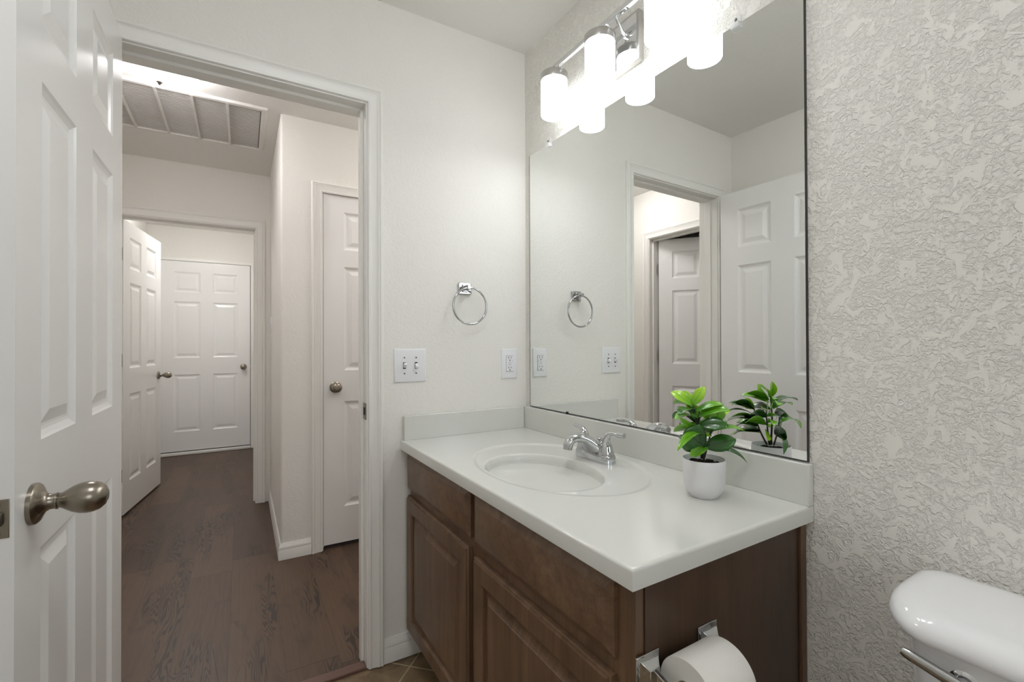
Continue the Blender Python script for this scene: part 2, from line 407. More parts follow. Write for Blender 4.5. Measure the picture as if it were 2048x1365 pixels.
# ------------------------------------------------------------------ doors
PR = [(0, 0), (.005, .0035), (.013, .0075), (.019, .0085), (.024, .0085), (.045, .0025), (.047, .002)]
def panel_face(m, W, H, xs, zs, y, sgn, prof=PR, mi=0):
    """face at local y, outward direction sgn (in y), with sunk panels"""
    X = sorted({0, W, *[v for p in xs for v in p]}); Z = sorted({0, H, *[v for p in zs for v in p]})
    def quad(a, b, c, d):
        m.add([a, b, c, d] if sgn < 0 else [d, c, b, a], [(0, 1, 2, 3)], mi)
    for i in range(len(X)-1):
        for j_ in range(len(Z)-1):
            x0, x1, z0, z1 = X[i], X[i+1], Z[j_], Z[j_+1]
            if (x0, x1) in xs and (z0, z1) in zs:
                R = []
                for ins, dep in prof:
                    yy = y-sgn*dep
                    R.append([(x0+ins, yy, z0+ins), (x1-ins, yy, z0+ins), (x1-ins, yy, z1-ins), (x0+ins, yy, z1-ins)])
                for a, b in zip(R, R[1:]):
                    for q in range(4):
                        quad(a[q], a[(q+1) % 4], b[(q+1) % 4], b[q])
                quad(*R[-1])
            else: quad((x0, y, z0), (x1, y, z0), (x1, y, z1), (x0, y, z1))
def slab(W, H=2.045, T=.035, stile=.105, mull=.12):
    m = MB(); pw = (W-2*stile-mull)/2
    xs = [(stile, stile+pw), (W-stile-pw, W-stile)]
    zs = [(.209, .825), (1.007, 1.617), (1.718, 1.94)]
    panel_face(m, W, H, xs, zs, 0, 1); panel_face(m, W, H, xs, zs, -T, -1)
    for a, b in (((0, 0), (W, 0)), ((W, 0), (W, H)), ((W, H), (0, H)), ((0, H), (0, 0))):
        m.add([(a[0], 0, a[1]), (b[0], 0, b[1]), (b[0], -T, b[1]), (a[0], -T, a[1])], [(0, 1, 2, 3)])
    return m
KNOB = [(.0005, 0), (.033, 0), (.033, .006), (.030, .0095), (.024, .012), (.0155, .0165), (.0125, .022), (.0125, .0285), (.0135, .029), (.0135, .031), (.012, .0315)]
EGG = [(.0115, .0315), (.0125, .036), (.0165, .042), (.0215, .050), (.0250, .059), (.0262, .068), (.0252, .077), (.0220, .085), (.0160, .0915), (.008, .095), (.0005, .096)]
ROUND = [(.011, .0315), (.0145, .036), (.0225, .041), (.0265, .049), (.0270, .056), (.0245, .062), (.018, .067), (.010, .0695), (.0005, .070)]
def door(name, label, pin, rz, W, kx, egg=ROUND, hinge_side=0, stile=.105, mull=.12, z0=.015, hinges=True, H=2.045, kz=.919, bs=1):
    t = thing(name, (pin[0], pin[1], z0), label, 'door', rz=rz, kind='structure')
    fr = Matrix.Translation((pin[0], pin[1], z0)) @ Matrix.Rotation(rz, 4, 'Z')
    slab(W, stile=stile, mull=mull, H=H).build('door_panel', M['door'], t, fr, smooth=20)
    for sg, y in ((1, 0), (-1, -.035)):
        m = MB(); m.lathe(KNOB, (kx, y, kz), (0, sg, 0), 40)
        r = m.build('knob_rosette', M['nickel'], t, fr, label='satin nickel rosette')
        m = MB(); m.lathe(egg, (kx, y, kz), (0, sg, 0), 40)
        m.lathe([(.0022, -.0005), (.0022, .0008), (.0003, .0009)], (kx+.010, y+sg*(egg[-2][1]), kz), (0, sg, 0), 12, mi=1) if egg is ROUND else None
        m.build('knob', [M['nickel'], M['black']], r, fr, label='satin nickel door knob')
        m = MB(); m.lathe([(.0030, 0), (.0030, .0016), (.0002, .0016)], (kx-.0125, y+sg*.0195, kz-.004), (-.75, sg*.6, 0), 12)
        m.build('rosette_hole', M['black'], r, fr, label='small dark release hole')
    # latch face on the free edge
    ex = W if kx > W/2 else 0; sx = 1 if kx > W/2 else -1
    m = MB(); m.box(min(ex, ex+sx*.0015), max(ex, ex+sx*.0015), -.030, -.005, kz-.029, kz+.029)
    l = m.build('latch_plate', M['nickel'], t, fr, bevel=.0006, label='nickel latch plate')
    m = MB(); m.box(min(ex, ex+sx*.010), max(ex, ex+sx*.010), -.0235, -.0115, kz-.010, kz+.010)
    m.build('latch_bolt', M['steel'], l, fr, bevel=.003)
    m = MB()
    for dz in (-.021, .021): m.lathe([(.0035, 0), (.0035, .0022), (.0004, .0024)], (ex, -.0175, kz+dz), (sx, 0, 0), 12)
    m.build('latch_screws', M['steel'], l, fr)
    if hinges:
        hx = 0 if kx > W/2 else W; hs = -1 if kx > W/2 else 1
        for z in (.27, 1.065, 1.80):
            m = MB(); m.box(min(hx, hx+hs*.0022), max(hx, hx+hs*.0022), -.030 if bs > 0 else -.037, .002 if bs > 0 else -.005, z-.0445, z+.0445)
            m.lathe([(.0005, -.047), (.0055, -.046), (.0055, .046), (.0005, .047)], (hx+hs*.003, .0045 if bs > 0 else -.0395, z), (0, 0, 1), 14)
            for q in (-.03, 0, .03): m.lathe([(.003, 0), (.003, .001), (.0003, .0012)], (hx+hs*.0022, -.018, z+q), (hs, 0, 0), 10, mi=1)
            m.build('hinge', [M['steel'], M['black']], t, fr, label='dark steel hinge')
    return t
door('door_1', 'white six-panel bathroom door standing open at the left, egg-shaped nickel knob in front', (-1.377, -.042), -PI/2+.001, .711, .711-.068, EGG, kz=.909, bs=-1)
door('door_2', 'closed white six-panel closet door right of the rounded hall corner', (-.677, CY+.041), 0, .614, .066, ROUND, stile=.113, mull=.1, z0=.024, H=2.036, kz=.910)
door('door_3', 'white six-panel door standing half open in the doorway at the hall end', (E0+.006, 2.372), math.radians(82.3), .81, .81-.066, EGG, stile=.12)
door('door_4', 'closed white six-panel door at the far end, past the hall', (-1.839, 4.42), 0, .835, .835-.066, ROUND, stile=.12, mull=.115, z0=.042, H=2.055, kz=.895, hinges=False)
door('door_5', 'white six-panel side room door ajar, seen only in the mirror', (-1.988, .930), math.radians(-124), .76, .76-.066, ROUND, bs=-1)

# ------------------------------------------------------------------ window behind the camera
t = thing('window_1', ((WX0+WX1)/2, -3.38, WZ0), 'frosted bathroom window in the back wall', 'window', kind='structure')
m = MB()
m.box(WX0, WX0+.05, -3.46, -3.40, WZ0, WZ1); m.box(WX1-.05, WX1, -3.46, -3.40, WZ0, WZ1); m.box(WX0+.05, WX1-.05, -3.46, -3.40, WZ0, WZ0+.05); m.box(WX0+.05, WX1-.05, -3.46, -3.40, WZ1-.05, WZ1)
m.build('window_frame', M['trim'], t, bevel=.004)
m = MB(); m.box(WX0+.045, WX1-.045, -3.44, -3.43, WZ0+.045, WZ1-.045); m.build('window_pane', M['daylight'], t)

# ------------------------------------------------------------------ vanity cabinet (frame of the mirror wall)
VX, VY0, VY1, VZ = -.531, -.012, -1.150, .783       # face-frame plane, ends, top
v = thing('vanity_cabinet', (-.27, -.58, 0), 'dark brown stained wood vanity cabinet under the cream countertop', 'cabinet', MF)
m = MB(); m.box(VX+.02, -.004, VY1+.001, VY0, .10, .118); m.box(-.012, -.004, VY1+.001, VY0, .118, .776); m.box(VX+.02, -.012, VY0-.016, VY0, .118, .776); m.box(VX+.02, -.012, VY1+.001, VY1+.016, .118, .776)
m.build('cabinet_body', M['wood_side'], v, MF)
m = MB(); m.box(VX, VX+.02, VY1-.0005, VY0, .10, VZ-.001); m.build('face_frame', M['wood_v'], v, MF, bevel=.0012)
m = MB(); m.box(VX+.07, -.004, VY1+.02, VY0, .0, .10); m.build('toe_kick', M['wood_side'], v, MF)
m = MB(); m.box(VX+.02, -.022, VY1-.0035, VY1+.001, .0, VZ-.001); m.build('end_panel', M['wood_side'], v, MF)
m = MB(); m.box(-.022, -.001, VY1-.010, VY1+.001, .0, VZ-.001); m.build('scribe_strip', M['wood_v'], v, MF, bevel=.002)
CPR = [(0, 0), (.0, .0001)]
def front(name, y0, y1, z0, z1, kind):
    """overlay drawer front or door whose outer face looks to -x; local x runs along -y"""
    fr = MF @ Matrix.Translation((VX-.0005, y0, z0)) @ Matrix.Rotation(-PI/2, 4, 'Z')   # local x -> -y, local -y -> -x
    W, H, T = y0-y1, z1-z0, .019; m = MB()
    prof = [(0, 0), (0, T-.010), (.002, T-.009), (.016, T-.0012), (.019, T)] if kind == 'drawer' else [(0, 0), (0, T-.007), (.003, T-.005), (.006, T-.0045), (.0075, T), ]
    R = [[(a, -d, a), (W-a, -d, a), (W-a, -d, H-a), (a, -d, H-a)] for a, d in prof]
    m.rings(R, cap0=True, cap1=(kind == 'drawer'))
    if kind == 'door':
        a0 = prof[-1][0]
        pr = [(a0, T), (.052, T), (.056, T-.003), (.058, T-.009), (.064, T-.0105), (.068, T-.0105), (.088, T-.002), (.0885, T-.001)]
        R = [[(a, -d, a), (W-a, -d, a), (W-a, -d, H-a), (a, -d, H-a)] for a, d in pr]
        m.rings(R, cap0=False, cap1=True)
    o = m.build(name, M['wood_h'] if kind == 'drawer' else M['wood_v'], v, fr, smooth=25)
    return o
D0 = -.014
front('drawer_front', D0, -.544, .640, .774, 'drawer')
front('drawer_front', -.572, -1.110, .632, .766, 'drawer')
front('cabinet_door', D0, -.538, .112, .613, 'door')
front('cabinet_door', -.572, -1.106, .112, .600, 'door')

# ------------------------------------------------------------------ countertop with integral oval basin
ct = thing('vanity_countertop', (-.28, -.59, .783), 'glossy cream cultured marble countertop with oval sink and splashes', 'countertop', MF)
X0, X1, Y0, Y1 = -.563, -.002, -1.176, 0.010
ZT, ZB = .818, .783
per = []
def edge(a, b, n): return [(a[0]+(b[0]-a[0])*i/n, a[1]+(b[1]-a[1])*i/n) for i in range(n)]
per = edge((X0, Y0), (X1, Y0), 24) + edge((X1, Y0), (X1, Y1), 48) + edge((X1, Y1), (X0, Y1), 24) + edge((X0, Y1), (X0, Y0), 48)
def inset(p, d):
    x, y = p; return (min(max(x, X0+d), X1-d), min(max(y, Y0+d), Y1-d))
BX, BY = -.335, -.598
ang = [math.atan2(y-BY, x-BX) for x, y in per]
def ell(cx, cy, b, a, z):
    out = []
    for th in ang:
        # ray from (BX,BY) to the ellipse
        dx, dy = math.cos(th), math.sin(th); ox, oy = BX-cx, BY-cy
        A_ = dx*dx/b/b+dy*dy/a/a; B_ = 2*(ox*dx/b/b+oy*dy/a/a); C_ = ox*ox/b/b+oy*oy/a/a-1
        tt = (-B_+math.sqrt(B_*B_-4*A_*C_))/(2*A_); out.append((BX+dx*tt, BY+dy*tt, z))
    return out
OX, OY, OB, OA = -.275, -.583, .222, .312
R = [[(x, y, ZB) for x, y in per], [(x, y, ZB+.003) for x, y in per], [(x, y, ZT-.006) for x, y in per]]
R += [[(*inset(p, d), ZT-h) for p in per] for d, h in ((.0008, .003), (.0028, .0009), (.006, 0))]
R += [[(*inset(p, d), ZT) for p in per] for d in (.009, .013)]
R += [ell(OX, OY, OB+.018, OA+.018, ZT), ell(OX, OY, OB+.012, OA+.012, ZT), ell(OX, OY, OB+.004, OA+.004, ZT-.0002), ell(OX, OY, OB, OA, ZT-.0018), ell(OX, OY, OB-.004, OA-.004, ZT-.0040), ell(OX, OY, OB-.010, OA-.010, ZT-.0047)]
R += [ell(OX, OY, OB-.016, OA-.016, ZT-.0049), ell(BX, BY, .166, .222, ZT-.0050), ell(BX, BY, .160, .216, ZT-.0050), ell(BX, BY, .154, .210, ZT-.0062)]
# trim the left end so it meets the door wall (world y = 0)
def fit(ring): return [(x, min(y, -x*-math.tan(A)*1.0 - .0012), z) if False else (x, min(y, -math.tan(A)*x-.0015), z) for x, y, z in ring]
R = [fit(r) for r in R]
m = MB(); m.rings(R, cap0=True, cap1=False)
m.build('countertop', M['marble'], ct, MF, smooth=50)
R = [ell(BX, BY, .154, .210, ZT-.0062), ell(BX, BY, .150, .206, ZT-.009)]
for i in range(1, 15):
    u = i/14; k_ = math.cos(u*PI/2*.93)**1.05; R.append(ell(BX+.01*u, BY, .150*k_, .206*k_, ZT-.009-.140*math.sin(u*PI/2)))
m = MB(); m.rings(R, cap0=False, cap1=True); m.build('basin', M['marble'], ct, MF, smooth=60)
m = MB(); m.lathe([(.021, 0), (.021, .002), (.016, .003), (.015, .001), (.0145, .001), (.014, .004), (.004, .006), (.0005, .006)], (BX+.01, BY, ZT-.1485), (0, 0, 1), 28)
m.build('drain', M['chrome'], ct, MF, label='chrome drain')
def splash(name, x0, x1, y0, y1, frame):
    m = MB(); m.box(x0, x1, y0, y1, ZT-.001, .911); return m.build(name, M['marble'], ct, frame, bevel=.003, seg=3)
splash('backsplash', -.021, -.001, Y0, -.0035, MF)
splash('side_splash', -.555, -.022, -.020, -.0015, WORLD)

# ------------------------------------------------------------------ faucet
FX, FY, FZ = -.121, -.586, ZT-.005
fa = thing('faucet', (FX, FY, FZ), 'chrome two-handle faucet on the countertop behind the basin', 'faucet', MF)
def rrect(hx, hy, r, z, n=6, cx=0, cy=0):
    out = []
    for sx, sy, a in ((1, 1, 0), (-1, 1, PI/2), (-1, -1, PI), (1, -1, 1.5*PI)):
        out += [(cx+sx*(hx-r)+r*math.cos(a+PI/2*i/n), cy+sy*(hy-r)+r*math.sin(a+PI/2*i/n), z) for i in range(n+1)]
    return out
m = MB(); m.rings([rrect(.027, .081, .026, FZ, cx=FX, cy=FY), rrect(.0275, .0815, .026, FZ+.016, cx=FX, cy=FY), rrect(.026, .080, .025, FZ+.023, cx=FX, cy=FY), rrect(.021, .075, .02, FZ+.026, cx=FX, cy=FY)])
m.build('base_plate', M['faucet_chrome'], fa, MF, smooth=30)
def bez(p, n=16):
    P = [Vector(q) for q in p]; out = []
    for i in range(n+1):
        u = i/n; Q = P[:]
        while len(Q) > 1: Q = [a.lerp(b, u) for a, b in zip(Q, Q[1:])]
        out.append(Q[0])
    return out
pts = bez([(FX+.010, FY, FZ+.012), (FX-.008, FY, FZ+.040), (FX-.040, FY, FZ+.090), (FX-.106, FY, FZ+.094), (FX-.109, FY, FZ+.050)], 24)
m = MB(); Rg = []
for i, p in enumerate(pts):
    t_ = (pts[min(i+1, 24)]-pts[max(i-1, 0)]).normalized(); n_ = t_.cross(Vector((0, 1, 0)))
    u = i/24; hw = .044*(1-u)**1.8+.0155; hn = .012+.010*(1-u)**2
    Rg.append([p + Vector((0, 1, 0))*hw*math.copysign(abs(math.cos(2*PI*j/28))**.8, math.cos(2*PI*j/28)) + n_*hn*math.copysign(abs(math.sin(2*PI*j/28))**.8, math.sin(2*PI*j/28)) for j in range(28)])
m.rings(Rg)
sp_ = m.build('spout', M['faucet_chrome'], fa, MF, smooth=60)
e, d = pts[-1], (pts[-1]-pts[-2]).normalized()
m = MB(); m.lathe([(.0125, -.004), (.0135, 0), (.0135, .010), (.012, .011), (.0005, .008)], e-d*.004, d, 22); m.build('aerator', M['faucet_chrome'], sp_, MF)
m = MB(); m.lathe([(.0025, 0), (.0025, .036), (.004, .038), (.0085, .042), (.009, .045), (.006, .047), (.0005, .048)], (FX+.020, FY, FZ+.020), (0, 0, 1), 18)
m.build('lift_rod', M['faucet_chrome'], fa, MF)
for s_ in (1, -1):
    hy = FY+s_*.052
    m = MB(); m.lathe([(.025, 0), (.0255, .005), (.0235, .010), (.0235, .014), (.022, .018), (.0205, .026), (.0165, .038), (.0125, .045), (.010, .049), (.0005, .050)], (FX, hy, FZ+.021), (0, 0, 1), 32)
    h_ = m.build('handle', M['faucet_chrome'], fa, MF, smooth=50)
    lp = [(FX, hy-s_*.004, FZ+.056), (FX+.001, hy+s_*.002, FZ+.106), (FX+.006, hy+s_*.026, FZ+.088), (FX+.016, hy+s_*.062, FZ+.091)]
    p_ = bez(lp, 16)
    m = MB(); m.tube(p_, [.014-.008*min(1, i/8)+(.0018 if i > 11 else 0) for i in range(len(p_))], 14, flatdir=(1, 0, 0), flat=1.25)
    m.build('lever', M['faucet_chrome'], h_, MF, smooth=60)
    m = MB(); m.lathe([(.0042, 0), (.0042, .0012), (.0002, .0018)], (FX-.0128, hy, FZ+.062), (-.95, 0, .3), 14)
    m.build('handle_dot', plain('hot_dot' if s_ > 0 else 'cold_dot', srgb(150, 30, 30) if s_ > 0 else srgb(22, 22, 70), .3), h_, MF, label='red hot marker' if s_ > 0 else 'dark blue cold marker')

# ------------------------------------------------------------------ mirror
TILT = Matrix.Translation((0, 0, .92)) @ Matrix.Rotation(.0021, 4, 'Y') @ Matrix.Translation((0, 0, -.92))
MFT = MF @ TILT
mi_ = thing('wall_mirror', (-.004, -.6, .9205), 'large frameless wall mirror above the vanity backsplash', 'mirror', MF)
m = MB(); y0, y1, z0, z1, xf = -1.166, -.043, .9155, 1.998, -.0075
vs_ = [(xf, y0, z0), (xf, y1, z0), (xf, y1, z1), (xf, y0, z1)]; vb = [(xf+.005, y, z) for _, y, z in vs_]
m.add(vs_, [(3, 2, 1, 0)], 0)
m.add(vs_+vb, [(4, 5, 6, 7), (0, 1, 5, 4), (1, 2, 6, 5), (2, 3, 7, 6), (3, 0, 4, 7)], 1)
m.build('mirror_glass', [M['mirror'], M['mirror_edge']], mi_, MFT, smooth=0)
m = MB()
for a in ((y0-.0025, y0, z0-.002, z1), (y1, y1+.0012, z0, z1), (y0, y1, z0-.0015, z0)): m.box(xf-.0008, xf+.0055, *a)
m.build('mirror_channel', M['mirror_edge'], mi_, MFT, label='thin dark edge channel')
for y, z in ((-.184, z1), (-1.004, z1)):
    m = MB(); m.box(xf-.007, xf+.004, y-.011, y+.011, z-.012, z+.002); m.box(xf+.0005, xf+.0065, y-.013, y+.013, z+.002, z+.020); m.lathe([(.004, 0), (.004, .002), (.0004, .003)], (xf-.0002, y, z+.011), (-1, 0, 0), 12, mi=1)
    m.build('mirror_clip', [M['clip'], M['steel']], mi_, MF, bevel=.002, label='clear plastic clip')
m = MB(); m.box(xf-.004, xf+.004, -.304, -.296, z0-.004, z0+.005); m.build('bottom_clip', M['black'], mi_, MF, bevel=.001)

# ------------------------------------------------------------------ vanity light
SX = -.096; SY = (-.345, -.592, -.845)
vl = thing('vanity_light', (0, -.595, 2.14), 'chrome bar wall light with three lit white glass cylinder shades', 'wall light', MF)
m = MB(); m.box(-.024, -.0005, -.690, -.498, 2.072, 2.232); m.build('back_plate', M['brushed'], vl, MF, bevel=.0015)
m = MB(); m.box(-.0255, -.0235, -.682, -.506, 2.080, 2.224); m.build('plate_face', M['chrome'], vl, MF, bevel=.001, label='polished chrome plate face')
m = MB(); m.box(-.080, -.066, -.890, -.318, 2.213, 2.229); m.build('bar', M['chrome'], vl, MF, bevel=.0012)
for y in (-.545, -.640):
    m = MB(); m.tube([(-.025, y, 2.170), (-.045, y, 2.180), (-.072, y, 2.216)], .0055, 12); m.lathe([(.009, 0), (.009, .006), (.006, .009)], (-.0255, y, 2.170), (-1, 0, 0), 16)
    m.build('arm', M['chrome'], vl, MF)
for y in SY:
    m = MB(); n_ = 48; H0, H1, r = 2.022, 2.158, .0485
    prof = [(r-.0045, H0+.004), (r-.004, H0), (r-.001, H0), (r, H0+.0015), (r, H1-.010), (r-.003, H1-.003), (r-.010, H1), (.0005, H1)]
    m.lathe(prof, (SX, y, 0), (0, 0, 1), n_, cap0=False, cap1=True)
    sh = m.build('lamp_shade', M['shade'], vl, MF, smooth=45, label='lit white glass cylinder shade')
    m = MB(); m.lathe([(.0005, H0+.0035), (r-.0046, H0+.0035), (r-.0046, H0+.006), (.0005, H0+.006)], (SX, y, 0), (0, 0, 1), n_); m.build('shade_diffuser', M['bulb_disc'], sh, MF, label='glowing round shade bottom')
    m = MB(); m.lathe([(r+.0008, H1-.010), (r+.0012, H1-.006), (r+.0012, H1+.014), (r-.001, H1+.017), (.0005, H1+.018)], (SX, y, 0), (0, 0, 1), n_, cap0=False)
    cp = m.build('shade_cap', M['brushed'], vl, MF, smooth=40, label='brushed metal shade cap')
    m = MB(); m.lathe([(.0045, 0), (.0045, .028), (.003, .030), (.0003, .030)], (SX, y, H1+.016), (0, 0, 1), 14); m.build('cap_stud', M['nickel'], cp, MF)
    m = MB(); m.box(-.078, -.068, y-.006, y+.006, H1+.014, 2.215); m.build('bracket', M['chrome'], vl, MF, bevel=.001)

# ------------------------------------------------------------------ towel ring
tr = thing('towel_ring', (-.297, 0, 1.41), 'chrome towel ring hanging on the wall above the light switches', 'towel ring')
m = MB(); m.box(-.326, -.268, -.009, -.0005, 1.385, 1.432); m.build('wall_plate', M['ring_chrome'], tr, bevel=.003, seg=3)
m = MB(); m.box(-.310, -.286, -.016, -.009, 1.394, 1.424); m.box(-.306, -.290, -.052, -.016, 1.402, 1.419); m.build('post', M['ring_chrome'], tr, bevel=.002)
RR = .073; cz_ = 1.408-RR
m = MB(); m.tube([(-.291+RR*math.sin(2*PI*i/64), -.043+.0*i, cz_+RR*math.cos(2*PI*i/64)) for i in range(64)], .0042, 12, closed=True, flatdir=(0, 1, 0))
m.build('ring', M['ring_chrome'], tr)

# ------------------------------------------------------------------ switch plates and outlet
def wallplate(m, cx, cz, hw, hh, mi=0):
    R = [[(cx+sx*(hw-a), -d, cz+sz*(hh-a)) for sx, sz in ((-1, -1), (1, -1), (1, 1), (-1, 1))] for a, d in ((0, .0003), (0, .003), (.003, .0058), (.006, .0066))]
    m.rings(R, mi)
sw = thing('light_switch', (-.5265, 0, 1.101), 'white double toggle light switch beside the doorway casing', 'light switch')
m = MB(); wallplate(m, -.5265, 1.101, .0625, .064); m.build('cover_plate', M['plate'], sw)
for dx, sg in ((-.023, 1), (.023, -1)):
    m = MB(); m.box(-.5265+dx-.0055, -.5265+dx+.0055, -.0072, -.0060, 1.101-.0125, 1.101+.0125); m.build('toggle_slot', M['dark'], sw)
    m = MB(); fr = Matrix.Translation((-.5265+dx, -.006, 1.101)) @ Matrix.Rotation(-sg*.42, 4, 'X')
    m.rings([[(a*.0048, -d, b*h) for a, b in ((-1, -1), (1, -1), (1, 1), (-1, 1))] for d, h in ((0, .009), (.008, .0065), (.0165, .0048), (.018, .0035))])
    m.build('toggle', M['plate'], sw, fr)
    for dz in (-.030, .030):
        m = MB(); m.lathe([(.0032, 0), (.0032, .0008), (.0003, .0013)], (-.5265+dx, -.0064, 1.101+dz), (0, -1, 0), 12); m.build('screw', M['steel'], sw)
ou = thing('electrical_outlet', (-.088, 0, 1.0975), 'white decorator wall outlet next to the mirror edge', 'outlet')
m = MB(); wallplate(m, -.088, 1.0975, .0385, .0635); m.build('cover_plate', M['plate'], ou)
m = MB(); m.box(-.088-.0172, -.088+.0172, -.0071, -.0062, 1.0975-.0342, 1.0975+.0342); m.build('insert_gap', plain('gap_grey', srgb(120, 118, 116), .8), ou)
m = MB(); m.box(-.088-.0165, -.088+.0165, -.0092, -.0062, 1.0975-.033, 1.0975+.033); rc = m.build('receptacle', M['plate'], ou, bevel=.001)
for zc in (1.0975+.021, 1.0975-.021):
    m = MB(); m.box(-.088-.0075, -.088-.0055, -.0096, -.009, zc, zc+.0085); m.box(-.088+.0055, -.088+.0075, -.0096, -.009, zc+.001, zc+.0078)
    m.lathe([(.0026, 0), (.0026, .0006), (.0002, .0006)], (-.088, -.009, zc-.0065), (0, -1, 0), 14)
    m.build('socket_slots', M['black'], rc)
for dz in (.004, -.004):
    m = MB(); m.box(-.088-.006, -.088+.006, -.0100, -.009, 1.0975+dz-.0025, 1.0975+dz+.0025); m.build('test_button', plain('button_grey', srgb(214, 213, 214), .4), rc)
m = MB(); m.lathe([(.0012, 0), (.0012, .0006), (.0002, .0006)], (-.088+.0125, -.009, 1.0975+.010), (0, -1, 0), 10); m.build('indicator', M['dark'], rc)
hs = thing('light_switch', (CX, 2.03, 1.33), 'white single light switch on the side of the hall corner wall', 'light switch')
fr = Matrix.Translation((CX, 2.033, 1.329)) @ Matrix.Rotation(-PI/2, 4, 'Z')
m = MB(); wallplate(m, 0, 0, .036, .058); m.build('cover_plate', M['plate'], hs, fr)
m = MB(); m.box(-.005, .005, -.014, -.006, .0, .010); m.build('toggle', M['plate'], hs, fr)

# ------------------------------------------------------------------ potted plant
PXY = (-.150, -1.005); PZ = ZT
FP = MF @ Matrix.Translation((PXY[0], PXY[1], PZ)) @ Matrix.Rotation(-(TH+A), 4, 'Z')   # plant axes: x right, y away, z up
pp = thing('potted_plant', (PXY[0], PXY[1], PZ), 'artificial green leafy plant in white pot on the countertop', 'plant', MF)
m = MB(); m.lathe([(.0005, 0), (.030, 0), (.0325, .002), (.0325, .0045), (.0335, .0055), (.041, .014), (.0455, .026), (.0475, .045), (.0480, .070), (.0480, .0885), (.0470, .0895), (.0455, .0885), (.0450, .070), (.040, .060)], n=56, cap1=False)
m.build('pot', M['pot'], pp, FP, smooth=60)
m = MB()
def bumpy(r, a): return .0755+.004*math.sin(7*a+r*300)*math.sin(r*140)+.003*math.sin(13*a-r*500)
Rg = [[(r*math.cos(2*PI*j/40), r*math.sin(2*PI*j/40), bumpy(r, 2*PI*j/40)) for j in range(40)] for r in (.0455, .040, .034, .028, .022, .016, .010, .005)]
m.rings(Rg, cap0=False, cap1=True); m.build('soil', M['soil'], pp, FP)
K_ = .000227
def pt(X, Y, d): return Vector(((X-515)*K_, -d, .0905+(840-Y)*K_))
m = MB()
for ps, r0, r1 in (([(495, 850, 0), (488, 740, 0), (470, 610, .004), (430, 480, .004), (412, 300, 0)], .0030, .0016),
                   ([(525, 850, -.004), (565, 730, -.008), (618, 600, -.010), (640, 490, -.012), (600, 420, -.012)], .0026, .0014),
                   ([(508, 850, .006), (470, 720, .016), (440, 600, .02), (420, 520, .02)], .0022, .0012),
                   ([(515, 850, -.010), (520, 700, -.028), (530, 560, -.038), (520, 430, -.04)], .0024, .0013)):
    p_ = bez([pt(*q) for q in ps], 14); m.tube(p_, [r0+(r1-r0)*i/14 for i in range(15)], 8)
m.build('stem', M['stem'], pp, FP)
LV = MB(); LV.uv = []; WSC = 1.22
def leaf(b, t, wd, nrm, bend=.0, curl=.15, mi=1, fold=.0):
    wd = wd*WSC
    b, t = pt(*b), pt(*t); ax = t-b; L = ax.length; a = ax.normalized(); n = Vector(nrm); n = (n-a*n.dot(a)).normalized(); sd = a.cross(n)
    NL, NW = 12, 6; o = len(LV.v)
    for i in range(NL+1):
        u = i/NL
        hw = wd*K_*.5*max(0., (math.sin(PI*min(1, u**.82))**.72))*(.55+.6*u)*1.02 if 0 < u < 1 else wd*K_*.02
        if u < .1: hw = min(hw, wd*K_*.08+u*wd*K_*1.2)
        for j_ in range(NW+1):
            s_ = j_/NW*2-1
            p = b + a*(L*u) + sd*(hw*s_) + n*(bend*L*4*u*(1-u) + bend*.0 + curl*hw*s_*s_*(.3+u) - fold*hw*(1-abs(s_)) + .03*hw*math.sin(u*9+s_*2))
            LV.v.append(tuple(p)); LV.uv.append((j_/NW, u))
    for i in range(NL):
        for j_ in range(NW):
            q = o+i*(NW+1)+j_; LV.f.append((q, q+1, q+NW+2, q+NW+1)); LV.mi.append(mi)
TOC = (0, -1, .15)     # towards the camera
B_, G_, D_ = 0, 1, 2
leaf((405, 300, 0), (222, 165, -.032), 120, (-.3, -.6, .8), .10, .25, B_)
leaf((402, 292, 0), (522, 95, .004), 108, (-.5, -.8, .3), .08, .2, B_)
leaf((412, 296, -.004), (548, 165, -.014), 76, (.3, -.5, .9), .10, .2, B_)
leaf((408, 300, -.006), (360, 150, -.030), 90, (0, .8, .6), .1, .2, B_)
leaf((412, 372, .002), (150, 345, .068), 150, (-.15, -.2, .95), .14, .2, D_)
leaf((440, 430, .006), (130, 405, .055), 130, (-.1, -.12, 1), .16, .15, G_)
leaf((430, 365, 0), (722, 285, .004), 95, (.2, -.45, .9), .16, .2, G_)
leaf((462, 420, 0), (778, 345, .012), 130, (.1, -.55, .85), .22, .2, G_)
leaf((648, 500, -.010), (668, 318, .004), 185, (.1, -1, -.1), .05, -.12, G_)
leaf((655, 430, -.018), (835, 375, -.022), 62, (.1, -.5, .9), .05, .2, B_)
leaf((440, 500, .010), (695, 478, .040), 165, (.1, -.75, .75), .10, .2, D_)
leaf((430, 560, .012), (245, 412, .014), 62, (-.5, -.8, .2), .06, .2, G_)
leaf((495, 715, .014), (265, 530, .030), 300, (-.25, -1, .2), .05, -.1, D_)
leaf((470, 700, .018), (330, 800, .026), 90, (-.2, -.9, .5), .10, .1, G_)
leaf((480, 600, .016), (120, 690, .076), 90, (-.1, -.35, .95), .22, .2, G_)
leaf((612, 575, -.008), (940, 560, .002), 84, (.1, -.35, .95), .16, .15, G_)
leaf((620, 620, -.010), (528, 605, -.004), 60, (0, -.6, .8), .05, .2, B_)
leaf((505, 722, .008), (792, 625, .030), 175, (.15, -.9, .55), .06, -.15, D_)
leaf((700, 640, -.014), (822, 745, -.010), 120, (.5, -.9, .2), .08, .1, B_)
leaf((520, 735, .012), (915, 868, .024), 64, (.35, -.55, .75), .20, .15, D_)
